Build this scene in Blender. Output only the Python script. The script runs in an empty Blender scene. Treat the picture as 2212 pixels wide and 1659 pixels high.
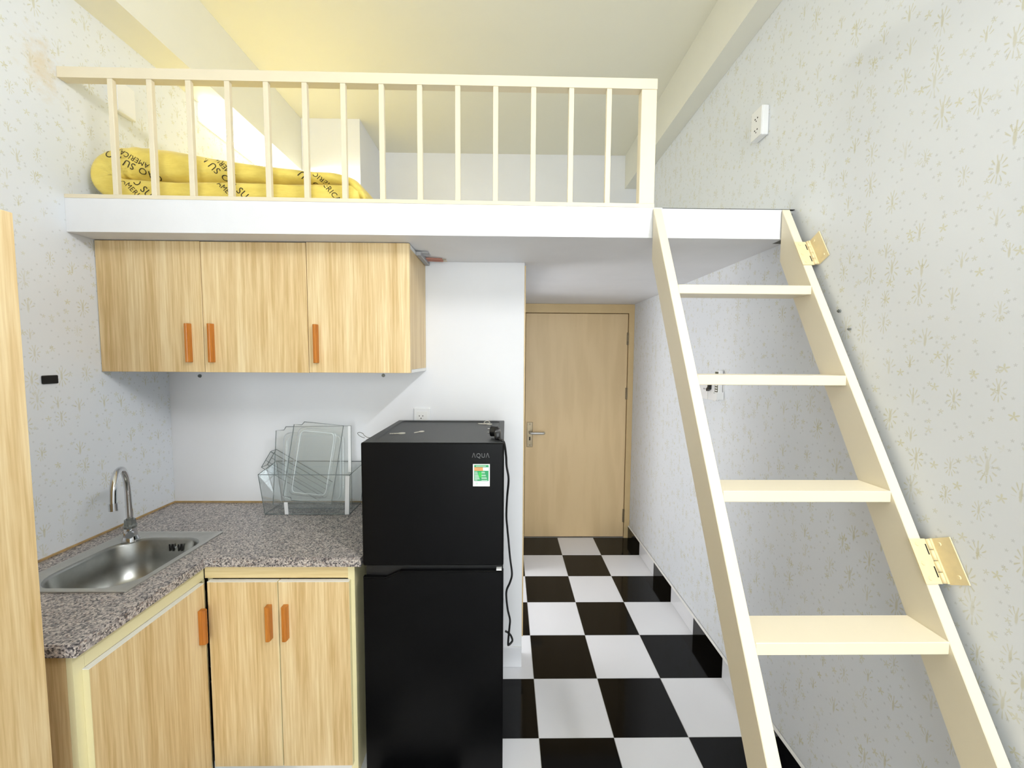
import bpy, bmesh, math, random
from mathutils import Vector, Matrix
from mathutils.bvhtree import BVHTree

random.seed(4)
S = bpy.context.scene
C = S.collection

# ------------------------------------------------------------------ camera
F_PX, PITCH, YAW, ROLL, CAM_H = 877.55, math.radians(3.7827), math.radians(.8361), math.radians(.3603), 1.5143
cam = bpy.data.cameras.new('camera')
cam.sensor_fit = 'HORIZONTAL'; cam.sensor_width = 36.0; cam.lens = F_PX / 2212 * 36.0
cam.clip_start = .02; cam.clip_end = 60
cam_o = bpy.data.objects.new('camera', cam); C.objects.link(cam_o)
R0 = Vector((math.cos(YAW), -math.sin(YAW), 0)); F0 = Vector((math.sin(YAW), math.cos(YAW), 0))
FW = F0 * math.cos(PITCH) + Vector((0, 0, -math.sin(PITCH)))
U0 = F0 * math.sin(PITCH) + Vector((0, 0, math.cos(PITCH)))
RT = R0 * math.cos(ROLL) + U0 * math.sin(ROLL); UP = U0 * math.cos(ROLL) - R0 * math.sin(ROLL)
M = Matrix.Identity(4)
for i in range(3):
    M[i][0], M[i][1], M[i][2] = RT[i], UP[i], -FW[i]
M[2][3] = CAM_H
cam_o.matrix_world = M
S.camera = cam_o

# ------------------------------------------------------------------ world, daylight, exposure
w = bpy.data.worlds.new('daylight'); S.world = w; w.use_nodes = True
w.node_tree.nodes['Background'].inputs[0].default_value = (.86, .93, 1, 1)
w.node_tree.nodes['Background'].inputs[1].default_value = 1.6

def area(name, loc, rot, sx, sy, power, col):
    L = bpy.data.lights.new(name, 'AREA'); L.shape = 'RECTANGLE'; L.size = sx; L.size_y = sy
    L.energy = power; L.color = col
    o = bpy.data.objects.new(name, L); C.objects.link(o); o.location = loc; o.rotation_euler = rot
    return o
# daylight entering the big balcony window behind the camera, and the slot window of the loft
area('balcony_daylight', (.22, -2.62, 1.3), (math.radians(90), 0, 0), 1.5, 2.3, 88, (.965, .985, 1))
area('loft_window_daylight', (-1.61, 2.51, 2.748), (math.radians(60), 0, math.radians(-90)), .64, .05, 9, (1, .98, .92))
area('loft_window_sky', (-1.568, 2.51, 2.776), (math.radians(12), 0, math.radians(-90)), .64, .012, 14, (1, .98, .90))
# added unseen fill light behind the kitchen wall, brightening the passage through the doorway
area('added_passage_fill', (-1.545, 2.5, 1.25), (math.radians(90), 0, math.radians(-90)), .8, 1.0, 26, (1, .99, .97))

S.view_settings.view_transform = 'Standard'; S.view_settings.look = 'None'
S.view_settings.gamma = 1; S.view_settings.use_curve_mapping = False
S.view_settings.exposure = -0.1
S.cycles.transparent_max_bounces = 32

# ------------------------------------------------------------------ constants (metres)
XL, XR, YB, YR, ZC = -1.562, 1.043, 3.36, -2.4, 3.1326
YK, XK = 1.9017, .0825                 # kitchen wall
ZS, YF = 1.9486, 1.4955                # loft slab soffit, front
X0, Y0, T = .1383, 3.3201, .3          # floor tile grid
PI = math.pi

# ------------------------------------------------------------------ materials
def lin(c):
    f = lambda v: v / 12.92 if v <= .04045 else ((v + .055) / 1.055) ** 2.4
    return tuple(f(v / 255) for v in c) + (1,)

class NT:
    def __init__(s, name):
        s.m = bpy.data.materials.new(name); s.m.use_nodes = True
        s.t = s.m.node_tree; s.n = s.t.nodes; s.b = s.n['Principled BSDF']
    def new(s, typ, **k):
        n = s.n.new(typ)
        for a, v in k.items(): setattr(n, a, v)
        return n
    def link(s, a, b): s.t.links.new(a, b)
    def put(s, sock, v):
        if isinstance(v, bpy.types.NodeSocket): s.link(v, sock)
        else: sock.default_value = v
    def math(s, op, a, b=0.0, clamp=False):
        n = s.new('ShaderNodeMath', operation=op, use_clamp=clamp)
        s.put(n.inputs[0], a); s.put(n.inputs[1], b); return n.outputs[0]
    def vmath(s, op, a, b=(0, 0, 0)):
        n = s.new('ShaderNodeVectorMath', operation=op)
        s.put(n.inputs[0], a); s.put(n.inputs[1], b)
        return n.outputs[1] if op == 'LENGTH' else n.outputs[0]
    def mix(s, f, a, b):
        n = s.new('ShaderNodeMix', data_type='RGBA')
        s.put(n.inputs[0], f); s.put(n.inputs[6], a); s.put(n.inputs[7], b); return n.outputs[2]
    def ramp(s, f, stops, interp='LINEAR'):
        n = s.new('ShaderNodeValToRGB'); n.color_ramp.interpolation = interp
        e = n.color_ramp.elements
        while len(e) < len(stops): e.new(.5)
        for i, (p, c) in enumerate(stops): e[i].position = p; e[i].color = c
        s.put(n.inputs[0], f); return n.outputs[0]
    def step(s, x, lo, hi):
        n = s.new('ShaderNodeMapRange', interpolation_type='SMOOTHSTEP')
        s.put(n.inputs[0], x); n.inputs[1].default_value = lo; n.inputs[2].default_value = hi; return n.outputs[0]
    def noise(s, vec, scale, detail=3, rough=.5):
        n = s.new('ShaderNodeTexNoise'); s.put(n.inputs['Vector'], vec)
        n.inputs['Scale'].default_value = scale; n.inputs['Detail'].default_value = detail; n.inputs['Roughness'].default_value = rough
        return n.outputs[0]
    def pos(s): return s.new('ShaderNodeNewGeometry').outputs['Position']
    def bump(s, h, strength, dist=.002):
        n = s.new('ShaderNodeBump'); n.inputs['Strength'].default_value = strength; n.inputs['Distance'].default_value = dist
        s.put(n.inputs['Height'], h); s.link(n.outputs[0], s.b.inputs['Normal'])

def plain(name, rgb, rough=.5, metal=0, spec=.5, var=.0, vscale=6, bump=0, coat=0):
    t = NT(name); b = t.b
    b.inputs['Roughness'].default_value = rough; b.inputs['Metallic'].default_value = metal
    b.inputs['Specular IOR Level'].default_value = spec; b.inputs['Coat Weight'].default_value = coat
    c = lin(rgb)
    p = t.pos()
    n = t.noise(p, vscale, 4, .6)
    d = tuple(x * (1 - var) for x in c[:3]) + (1,)
    t.link(t.ramp(n, [(.3, d), (.7, c)]), b.inputs['Base Color'])
    if bump: t.bump(t.noise(p, 180, 2), bump, .001)
    return t.m

def wood(name, rgbs, axis='Z', rough=.42, scale=1.0, spec=.5):
    t = NT(name)
    p = t.pos()
    oi = t.new('ShaderNodeObjectInfo').outputs['Random']
    off = t.new('ShaderNodeCombineXYZ'); 
    for i in range(3): t.link(t.math('MULTIPLY', oi, 7.3), off.inputs[i])
    p = t.vmath('ADD', p, off.outputs[0])
    sc = {'Z': (1, 1, .035), 'X': (.035, 1, 1), 'Y': (1, .035, 1)}[axis]
    q = t.vmath('MULTIPLY', p, sc)
    a = t.noise(q, 22 * scale, 4, .55); b = t.noise(q, 140 * scale, 3, .6); c = t.noise(q, 7 * scale, 2, .5)
    v = t.math('ADD', t.math('MULTIPLY', a, .44), t.math('ADD', t.math('MULTIPLY', b, .42), t.math('MULTIPLY', c, .16)))
    t.link(t.ramp(v, [(.38, lin(rgbs[0])), (.51, lin(rgbs[1])), (.64, lin(rgbs[2]))]), t.b.inputs['Base Color'])
    t.b.inputs['Roughness'].default_value = rough; t.b.inputs['Specular IOR Level'].default_value = spec
    t.bump(b, .05, .0005)
    return t.m

def wallpaper(name):
    t = NT(name)
    g = t.pos(); sp = t.new('ShaderNodeSeparateXYZ'); t.link(g, sp.inputs[0])
    cb = t.new('ShaderNodeCombineXYZ'); t.link(sp.outputs[1], cb.inputs[0]); t.link(sp.outputs[2], cb.inputs[1])
    p = cb.outputs[0]
    def cells(scale, rnd, shift):
        v = t.new('ShaderNodeTexVoronoi', voronoi_dimensions='2D', feature='F1')
        v.inputs['Scale'].default_value = scale; v.inputs['Randomness'].default_value = rnd
        ps = t.vmath('ADD', p, (shift, shift * .7, 0))
        t.link(ps, v.inputs['Vector'])
        loc = t.vmath('SUBTRACT', ps, v.outputs['Position'])
        s2 = t.new('ShaderNodeSeparateXYZ'); t.link(loc, s2.inputs[0])
        cs = t.new('ShaderNodeSeparateColor'); t.link(v.outputs['Color'], cs.inputs[0])
        return s2.outputs[0], s2.outputs[1], t.vmath('LENGTH', loc), t.math('ARCTAN2', s2.outputs[1], s2.outputs[0]), cs.outputs
    inv = lambda x: t.math('SUBTRACT', 1, x)
    mul = lambda *a: a[0] if len(a) == 1 else t.math('MULTIPLY', a[0], mul(*a[1:]))
    # fireworks: a ring of short rays around a tall core with falling streaks
    x, y, r, a, c = cells(12.2, .75, 0)
    size = t.math('ADD', .56, t.math('MULTIPLY', c[2], .42))
    x = t.math('DIVIDE', x, size); y = t.math('DIVIDE', y, size)
    ys = t.math('MULTIPLY', y, .58)
    a = t.math('ARCTAN2', ys, x)
    r2 = t.math('SQRT', t.math('ADD', t.math('MULTIPLY', x, x), t.math('MULTIPLY', ys, ys)))
    jit = t.math('MULTIPLY', t.math('SUBTRACT', t.noise(p, 160, 2), .5), .010)
    r2 = t.math('ADD', r2, jit)
    rays = t.step(t.math('COSINE', t.math('ADD', t.math('MULTIPLY', a, 11), t.math('MULTIPLY', c[1], 6))), .5, .85)
    half = t.math('MAXIMUM', t.step(y, -.004, .004), t.step(c[1], .45, .5))
    ring = mul(t.step(r2, .0085, .011), inv(t.step(r2, .020, .023)), half)
    xx = t.math('DIVIDE', x, .0042); yy = t.math('DIVIDE', t.math('SUBTRACT', y, .004), .020)
    core = inv(t.step(t.math('ADD', t.math('SQRT', t.math('ADD', t.math('MULTIPLY', xx, xx), t.math('MULTIPLY', yy, yy))), t.math('MULTIPLY', jit, 60)), .6, 1.2))
    burst = mul(t.math('MAXIMUM', mul(rays, ring), core), t.step(c[0], .2, .22))
    # stars
    def star(scale, rnd, shift, R, keep):
        x, y, r, a, c = cells(scale, rnd, shift)
        edge = t.math('MULTIPLY', t.math('ADD', .58, t.math('MULTIPLY', .42, t.math('COSINE', t.math('MULTIPLY', t.math('SUBTRACT', a, PI / 2), 5)))), R)
        return mul(inv(t.step(t.math('SUBTRACT', r, edge), -.001, .001)), t.step(c[0], keep, keep + .02))
    stars = star(13.5, .9, 3.3, .0105, .42)
    small = star(21.0, 1.0, 5.9, .0065, .35)
    dots = star(30.0, 1.0, 8.1, .0038, .12)
    fade = t.step(t.noise(p, 9, 2), .25, .6)
    base = t.mix(t.noise(p, 2.2, 4), lin((230, 233, 237)), lin((223, 228, 234)))
    col = t.mix(mul(dots, .38), base, lin((160, 162, 158)))
    col = t.mix(mul(small, .38), col, lin((190, 186, 140)))
    col = t.mix(mul(stars, fade, .5), col, lin((200, 195, 145)))
    col = t.mix(mul(burst, t.math('ADD', .2, t.math('MULTIPLY', fade, .3))), col, lin((192, 186, 140)))
    # old damp stains with ragged outlines near the loft railing
    dz = t.math('DIVIDE', t.math('SUBTRACT', sp.outputs[2], 2.48), .11); dy = t.math('DIVIDE', t.math('SUBTRACT', sp.outputs[1], 1.45), .06)
    rr = t.math('ADD', t.math('SQRT', t.math('ADD', t.math('MULTIPLY', dz, dz), t.math('MULTIPLY', dy, dy))), t.math('MULTIPLY', t.math('SUBTRACT', t.noise(p, 26, 5, .7), .5), 2.6))
    leftside = t.math('LESS_THAN', sp.outputs[0], 0)
    col = t.mix(mul(inv(t.step(rr, -.2, 1.2)), leftside, .45), col, lin((214, 186, 120)))
    t.link(col, t.b.inputs['Base Color'])
    t.b.inputs['Roughness'].default_value = .62; t.b.inputs['Specular IOR Level'].default_value = .25
    t.bump(t.noise(p, 240, 2), .12, .0008)
    return t.m

def granite(name):
    t = NT(name); p = t.pos()
    v = t.new('ShaderNodeTexVoronoi'); v.inputs['Scale'].default_value = 240; t.link(p, v.inputs['Vector'])
    cs = t.new('ShaderNodeSeparateColor'); t.link(v.outputs['Color'], cs.inputs[0])
    col = t.ramp(cs.outputs[0], [(0, lin((66, 64, 68))), (.17, lin((128, 123, 122))), (.35, lin((166, 158, 154))), (.58, lin((194, 185, 180))), (.78, lin((216, 207, 198))), (.94, lin((136, 118, 110)))], 'CONSTANT')
    col = t.mix(t.math('MULTIPLY', t.noise(p, 9, 4), .3), col, lin((112, 108, 110)))
    t.link(col, t.b.inputs['Base Color']); t.b.inputs['Roughness'].default_value = .3
    return t.m

def clear(name, tint, gloss=.06, haze=0.0):
    t = NT(name); t.n.remove(t.b)
    out = t.n['Material Output']
    tr = t.new('ShaderNodeBsdfTransparent'); tr.inputs[0].default_value = tint
    gl = t.new('ShaderNodeBsdfGlossy'); gl.inputs['Roughness'].default_value = .09; gl.inputs[0].default_value = (.95, .97, 1, 1)
    df = t.new('ShaderNodeBsdfDiffuse'); df.inputs[0].default_value = (.9, .93, .93, 1)
    lw = t.new('ShaderNodeLayerWeight'); lw.inputs[0].default_value = .35
    f = t.math('ADD', gloss, t.math('MULTIPLY', lw.outputs['Fresnel'], .5), True)
    m0 = t.new('ShaderNodeMixShader'); m0.inputs[0].default_value = haze; t.link(tr.outputs[0], m0.inputs[1]); t.link(df.outputs[0], m0.inputs[2])
    mx = t.new('ShaderNodeMixShader'); t.link(f, mx.inputs[0]); t.link(m0.outputs[0], mx.inputs[1]); t.link(gl.outputs[0], mx.inputs[2])
    t.link(mx.outputs[0], out.inputs[0])
    return t.m

def emit(name, rgb, k):
    t = NT(name); t.b.inputs['Emission Color'].default_value = lin(rgb); t.b.inputs['Emission Strength'].default_value = k
    t.b.inputs['Base Color'].default_value = lin(rgb); return t.m

def fabric(name):
    t = NT(name); p = t.pos()
    q = t.vmath('MULTIPLY', p, (1, 1, 3))
    n = t.noise(q, 14, 4, .6)
    t.link(t.ramp(n, [(.3, lin((222, 196, 84))), (.7, lin((238, 216, 108)))]), t.b.inputs['Base Color'])
    t.b.inputs['Roughness'].default_value = .55; t.b.inputs['Sheen Weight'].default_value = .25
    t.bump(t.noise(t.vmath('MULTIPLY', p, (1, 1, 4)), 40, 4, .65), .35, .003)
    return t.m

def door_wood(name):
    t = NT(name); p = t.pos()
    n = t.new('ShaderNodeTexWave', wave_type='RINGS'); 
    q = t.vmath('MULTIPLY', p, (1.6, 1, .22)); t.link(q, n.inputs['Vector'])
    n.inputs['Scale'].default_value = 5; n.inputs['Distortion'].default_value = 9; n.inputs['Detail'].default_value = 3
    t.link(t.mix(t.math('MULTIPLY', n.outputs['Fac'], .4), lin((224, 196, 150)), lin((208, 178, 130))), t.b.inputs['Base Color'])
    t.b.inputs['Roughness'].default_value = .4
    return t.m

MAT = {}
MAT['wallpaper'] = wallpaper('cream_star_wallpaper')
MAT['paint'] = plain('white_wall_paint', (236, 237, 240), .6, var=.03, vscale=3, bump=.08)
MAT['slab'] = plain('slab_white_paint', (233, 234, 237), .6, var=.05, vscale=4, bump=.15)
MAT['ceil'] = plain('ceiling_cream_paint', (236, 234, 219), .7, var=.02, vscale=2, bump=.08)
MAT['beam'] = plain('beam_paint', (234, 233, 222), .65, var=.03, vscale=3, bump=.08)
MAT['concrete'] = plain('rough_concrete', (120, 118, 112), .9, var=.5, vscale=70, bump=.8)
MAT['tile_white'] = plain('white_glazed_tile', (228, 229, 233), .12, var=.02, vscale=5)
MAT['tile_black'] = plain('black_glazed_tile', (8, 8, 9), .08, var=.2, vscale=5, spec=.22)
MAT['grout'] = plain('grey_grout', (176, 174, 168), .85, var=.2, vscale=30)
MAT['caulk'] = plain('tan_sealant', (196, 164, 112), .6, var=.4, vscale=25)
MAT['whitecaulk'] = plain('white_filler', (232, 232, 230), .6, var=.1, vscale=25)
MAT['wood'] = wood('light_oak_laminate', ((196, 163, 108), (220, 192, 142), (237, 216, 172)))
MAT['woodh'] = wood('light_oak_laminate_horizontal', ((212, 186, 132), (224, 202, 150), (236, 216, 166)), 'X')
MAT['cream'] = plain('cream_laminate', (232, 222, 176), .4, var=.03)
MAT['edge'] = plain('white_edge_band', (238, 238, 236), .35, var=.02)
MAT['handle'] = wood('brown_varnished_handle', ((160, 92, 30), (184, 112, 40), (202, 132, 56)), 'Z', .25)
MAT['rail'] = plain('ivory_railing_paint', (230, 219, 192), .45, var=.04, vscale=8, bump=.05)
MAT['ladder'] = plain('cream_ladder_paint', (232, 222, 196), .38, var=.03, vscale=5, bump=.05)
MAT['mattress'] = fabric('yellow_mattress_cover')
MAT['print'] = plain('dark_brown_print', (44, 34, 18), .7)
MAT['fridge'] = plain('black_fridge_enamel', (5, 5, 6), .34, var=.1, spec=.12)
MAT['fridgetop'] = plain('charcoal_fridge_top', (52, 54, 55), .42, var=.1, bump=.2, spec=.3)
MAT['black'] = plain('black_plastic', (14, 14, 15), .35)
MAT['dark'] = plain('dark_hole', (14, 12, 11), .8)
MAT['logo'] = plain('dark_chrome_logo', (84, 83, 82), .3, metal=.8)
MAT['white'] = plain('white_plastic', (238, 239, 240), .3)
MAT['green'] = plain('green_print', (24, 150, 88), .4)
MAT['green2'] = plain('bright_green_print', (40, 190, 70), .4)
MAT['orange'] = plain('orange_print', (236, 150, 90), .4)
MAT['pale'] = plain('pale_print', (206, 226, 214), .4)
MAT['steel'] = plain('brushed_steel', (176, 177, 174), .3, metal=1, var=.1, vscale=40)
MAT['rimsteel'] = plain('satin_steel_rim', (200, 200, 196), .45, metal=.85, var=.06, vscale=40)
MAT['chrome'] = plain('polished_chrome', (214, 216, 220), .06, metal=1)
MAT['nickel'] = plain('aged_nickel', (150, 136, 112), .35, metal=.9, var=.25, vscale=40)
MAT['keymetal'] = plain('worn_key_metal', (212, 208, 196), .45, metal=.35, var=.1, vscale=60)
MAT['wrap'] = plain('grey_film_wrap', (132, 136, 134), .25, metal=.5, var=.3, vscale=60)
MAT['granite'] = granite('speckled_granite')
MAT['door'] = door_wood('tan_door_veneer')
MAT['frame'] = plain('tan_door_frame', (216, 188, 138), .42, var=.06, vscale=10)
MAT['hinge'] = plain('painted_hinge', (234, 216, 170), .35, var=.1, vscale=40)
MAT['clear'] = clear('clear_plastic', (.975, .985, .98, 1), .03, .05)
MAT['edgedark'] = plain('painted_dark_edge', (112, 120, 120), .15, var=.2, vscale=40)  # opaque grey, paints in the dark refraction lines of clear edges
MAT['edgeglint'] = plain('painted_edge_highlight', (226, 232, 232), .12, var=.05)  # opaque near-white, paints highlights along the embossed edges
MAT['glass'] = clear('window_glass', (.97, .985, .98, 1), .04)
MAT['alu'] = plain('white_window_profile', (236, 236, 234), .4)
MAT['tube'] = emit('led_tube_glow', (253, 253, 255), 390)
MAT['screen'] = plain('grey_display', (92, 96, 84), .2)
MAT['pink'] = plain('reddish_cable_sheath', (176, 120, 104), .5)
MAT['greycable'] = plain('grey_cable_sheath', (170, 170, 172), .5)

# ------------------------------------------------------------------ mesh helpers
def merge(bm, tmp):
    me = bpy.data.meshes.new('t'); tmp.to_mesh(me); bm.from_mesh(me); bpy.data.meshes.remove(me); tmp.free()

def box(bm, x0, x1, y0, y1, z0, z1, bev=0, seg=1):
    t = bmesh.new(); bmesh.ops.create_cube(t, size=1)
    for v in t.verts:
        v.co = ((x0 + x1) / 2 + v.co.x * (x1 - x0), (y0 + y1) / 2 + v.co.y * (y1 - y0), (z0 + z1) / 2 + v.co.z * (z1 - z0))
    if bev: bmesh.ops.bevel(t, geom=t.edges[:], offset=bev, segments=seg, affect='EDGES', profile=.5)
    merge(bm, t)

def B(*a, **k):
    bm = bmesh.new(); box(bm, *a, **k); return bm

def prism(bm, pts, a, b, plane='YZ'):
    """polygon pts (2-D) extruded from a to b along the axis missing in plane"""
    def P(u, v, w): return {'YZ': (w, u, v), 'XZ': (u, w, v), 'XY': (u, v, w)}[plane]
    A = [bm.verts.new(P(u, v, a)) for u, v in pts]; Bv = [bm.verts.new(P(u, v, b)) for u, v in pts]
    bm.faces.new(A); bm.faces.new(Bv[::-1])
    n = len(pts)
    for i in range(n): bm.faces.new((A[i], Bv[i], Bv[(i + 1) % n], A[(i + 1) % n]))
    bmesh.ops.recalc_face_normals(bm, faces=bm.faces[:])

def cyl(bm, p0, p1, r0, r1=None, n=20):
    r1 = r0 if r1 is None else r1
    p0, p1 = Vector(p0), Vector(p1); d = (p1 - p0).normalized()
    a = d.orthogonal().normalized(); b = d.cross(a)
    A = [bm.verts.new(p0 + (a * math.cos(2 * PI * i / n) + b * math.sin(2 * PI * i / n)) * r0) for i in range(n)]
    Q = [bm.verts.new(p1 + (a * math.cos(2 * PI * i / n) + b * math.sin(2 * PI * i / n)) * r1) for i in range(n)]
    for i in range(n): bm.faces.new((A[i], A[(i + 1) % n], Q[(i + 1) % n], Q[i]))
    bm.faces.new(A[::-1]); bm.faces.new(Q)

def tube(bm, pts, r, n=10):
    pts = [Vector(p) for p in pts]
    ref = None; rings = []
    for i, p in enumerate(pts):
        d = (pts[min(i + 1, len(pts) - 1)] - pts[max(i - 1, 0)]).normalized()
        if ref is None: ref = d.orthogonal().normalized()
        a = (ref - d * ref.dot(d)).normalized(); ref = a; b = d.cross(a)
        rr = r[i] if isinstance(r, (list, tuple)) else r
        rings.append([bm.verts.new(p + (a * math.cos(2 * PI * k / n) + b * math.sin(2 * PI * k / n)) * rr) for k in range(n)])
    for A, Q in zip(rings, rings[1:]):
        for k in range(n): bm.faces.new((A[k], A[(k + 1) % n], Q[(k + 1) % n], Q[k]))
    bm.faces.new(rings[0][::-1]); bm.faces.new(rings[-1])

def spline(pts, n):
    """Catmull-Rom resampling of tuples"""
    out = []; m = len(pts)
    for j in range(n + 1):
        u = j / n * (m - 1); i = min(int(u), m - 2); t = u - i
        P = [pts[max(i - 1, 0)], pts[i], pts[i + 1], pts[min(i + 2, m - 1)]]
        out.append(tuple(.5 * (2 * b + (c - a) * t + (2 * a - 5 * b + 4 * c - d) * t * t + (3 * b - a - 3 * c + d) * t ** 3) for a, b, c, d in zip(*P)))
    return out

def root_loc(o):
    v = Vector((0, 0, 0))
    while o is not None: v += o.location; o = o.parent
    return v

def obj(name, bm, mat, parent=None, smooth=False, label=None):
    """one mesh object from a bmesh in world coordinates"""
    if parent is None:
        xs = [v.co for v in bm.verts]
        base = Vector(((min(c.x for c in xs) + max(c.x for c in xs)) / 2, (min(c.y for c in xs) + max(c.y for c in xs)) / 2, min(c.z for c in xs)))
    else: base = root_loc(parent)
    bmesh.ops.translate(bm, verts=bm.verts[:], vec=-base)
    me = bpy.data.meshes.new(name); bm.to_mesh(me); bm.free()
    me.materials.append(MAT[mat])
    if smooth:
        for p in me.polygons: p.use_smooth = True
    o = bpy.data.objects.new(name, me); C.objects.link(o)
    if parent is None: o.location = base
    else: o.parent = parent
    if label: o['label'] = label
    return o

def inst(name, me, loc, parent):
    o = bpy.data.objects.new(name, me); C.objects.link(o); o.parent = parent; o.location = Vector(loc) - root_loc(parent); return o

def smooth_by_angle(o, deg=40):
    for p in o.data.polygons: p.use_smooth = True
    try: o.data.set_sharp_from_angle(angle=math.radians(deg))
    except Exception: pass
    return o

def thing(name, label, cat, loc, group=None):
    o = bpy.data.objects.new(name, None); C.objects.link(o); o.location = loc; o.empty_display_size = .05
    o['label'] = label; o['category'] = cat
    if group: o['group'] = group
    return o

def tag(o, label, cat, group=None):
    o['label'] = label; o['category'] = cat
    if group: o['group'] = group
    return o

def struct(name, bm, mat, label, cat):
    o = obj(name, bm, mat); o['kind'] = 'structure'; return tag(o, label, cat)

def text_mesh(txt, size, extrude=0, shear=0, spacing=1):
    cu = bpy.data.curves.new('txt', 'FONT'); cu.body = txt; cu.size = size; cu.extrude = extrude; cu.shear = shear
    cu.align_x = 'CENTER'; cu.align_y = 'CENTER'; cu.space_character = spacing; cu.resolution_u = 3
    o = bpy.data.objects.new('txt', cu); C.objects.link(o)
    dg = bpy.context.evaluated_depsgraph_get(); dg.update()
    me = bpy.data.meshes.new_from_object(o.evaluated_get(dg))
    bm = bmesh.new(); bm.from_mesh(me)
    bpy.data.objects.remove(o); bpy.data.curves.remove(cu); bpy.data.meshes.remove(me)
    return bm

# ------------------------------------------------------------------ the setting
bm = B(XL - .1, XR + .1, YR - .1, YB + .1, -.1, -.0015)
floor = struct('floor', bm, 'grout', 'black and white checkerboard tiled floor running to the door', 'floor')

def tile_box(x0, x1, y0, y1): return B(x0, x1, y0, y1, -.0015, 0)
g = .0011
full = {}
for c in range(-6, 3):
    for j in range(0, 20):
        x0, x1 = X0 + c * T + g, X0 + (c + 1) * T - g
        y1, y0 = Y0 - j * T - g, Y0 - (j + 1) * T + g
        x0, x1, y0 = max(x0, XL + .001), min(x1, XR - .001), max(y0, YR + .001)
        if x1 - x0 < .01 or y1 - y0 < .01: continue
        
        mat = 'tile_black' if (c + j) % 2 == 0 else 'tile_white'
        whole = abs((x1 - x0) - (T - 2 * g)) < 1e-6 and abs((y1 - y0) - (T - 2 * g)) < 1e-6
        if whole and mat in full: me = full[mat]
        else:
            t = B(-(x1 - x0) / 2, (x1 - x0) / 2, -(y1 - y0) / 2, (y1 - y0) / 2, -.0013, 0)
            me = bpy.data.meshes.new('tile'); t.to_mesh(me); t.free(); me.materials.append(MAT[mat])
            if whole: full[mat] = me
        inst('tile', me, ((x0 + x1) / 2, (y0 + y1) / 2, 0), floor)

# left wall with the slot window of the loft
WY0, WY1, WZ0, WZ1 = 2.165, 2.86, 2.7, 2.785
bm = bmesh.new()
box(bm, XL - .1, XL, YR - .1, WY0, 0, ZC); box(bm, XL - .1, XL, WY1, YB + .1, 0, ZC)
box(bm, XL - .1, XL, WY0, WY1, 0, WZ0); box(bm, XL - .1, XL, WY0, WY1, WZ1, ZC)
struct('wall_left', bm, 'wallpaper', 'pale wallpapered wall with faint star and firework motifs behind the sink', 'wall')
struct('wall_right', B(XR, XR + .1, YR - .1, YB + .1, 0, ZC), 'wallpaper', 'pale star patterned wallpapered wall beside the ladder', 'wall')
bm = bmesh.new()
box(bm, XL, XR, YB, YB + .1, ZS, ZC); box(bm, XL, .10, YB, YB + .1, 0, ZS); box(bm, .1, XR, YB + .06, YB + .1, 0, ZS)
struct('wall_back', bm, 'paint', 'plain white wall at the far end of the loft', 'wall')
bm = bmesh.new()
box(bm, XL + .0005, XK, YK, YK + .09, 0, ZS - .0005)
box(bm, XK - .08, XK, 2.78, YB - .001, 0, ZS - .0005); box(bm, XK - .08, XK, YK + .09, 2.78, 1.88, ZS - .0005)
struct('wall_kitchen', bm, 'paint', 'plain white kitchen wall behind the fridge and hanging cabinet', 'wall')
# rear wall with balcony opening (behind the camera)
bm = bmesh.new()
box(bm, XL, -.55, YR - .1, YR, 0, ZC); box(bm, .99, XR, YR - .1, YR, 0, ZC); box(bm, -.55, .99, YR - .1, YR, 2.45, ZC)
struct('wall_rear', bm, 'paint', 'white wall with the balcony opening behind the camera', 'wall')
struct('ceiling', B(XL - .1, XR + .1, YR - .1, YB + .1, ZC, ZC + .1), 'ceil', 'smooth cream painted ceiling over the loft', 'ceiling')
struct('trim_1', B(XL + .0005, -1.4112, YR + .001, YB - .001, 2.7853, ZC - .0005), 'beam', 'ceiling beam along the left wall above the slot window', 'beam')
struct('trim_2', B(.9485, XR - .0005, YR + .001, YB - .001, 2.874, ZC - .0005), 'beam', 'ceiling beam along the right wall', 'beam')
struct('trim_3', B(-1.41, -1.012, 2.905, YB - .001, 2.068, ZC - .0005), 'paint', 'white square column in the back corner of the loft', 'column')

# loft slab, its top face tilted a few millimetres like the real one
bm = bmesh.new()
zt = lambda x: 2.0655 - (x - XL) / (XR - XL) * .013
prism(bm, [(XL + .0005, ZS), (1.004, ZS), (1.004, zt(1.0)), (XL + .0005, zt(XL))], YF, YF + .06, 'XZ')
prism(bm, [(XL + .0005, ZS), (XR - .0005, ZS), (XR - .0005, zt(XR)), (XL + .0005, zt(XL))], YF + .0601, YB - .001, 'XZ')
slab = struct('loft_slab', bm, 'slab', 'white painted concrete slab of the sleeping loft', 'loft')
bm = bmesh.new(); prism(bm, [(1.0045, ZS), (XR - .0005, ZS), (XR - .0005, 2.044), (1.0045, 2.046)], YF + .012, YF + .06, 'XZ')
obj('broken_edge', bm, 'concrete', slab, label='rough broken concrete edge')
obj('dark_line', B(.56, 1.042, YF - .0008, YF + .011, 2.0525, 2.0542), 'dark', slab, label='thin dark line along the top edge')  # thin near-black strip on the slab's top front edge

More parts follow.
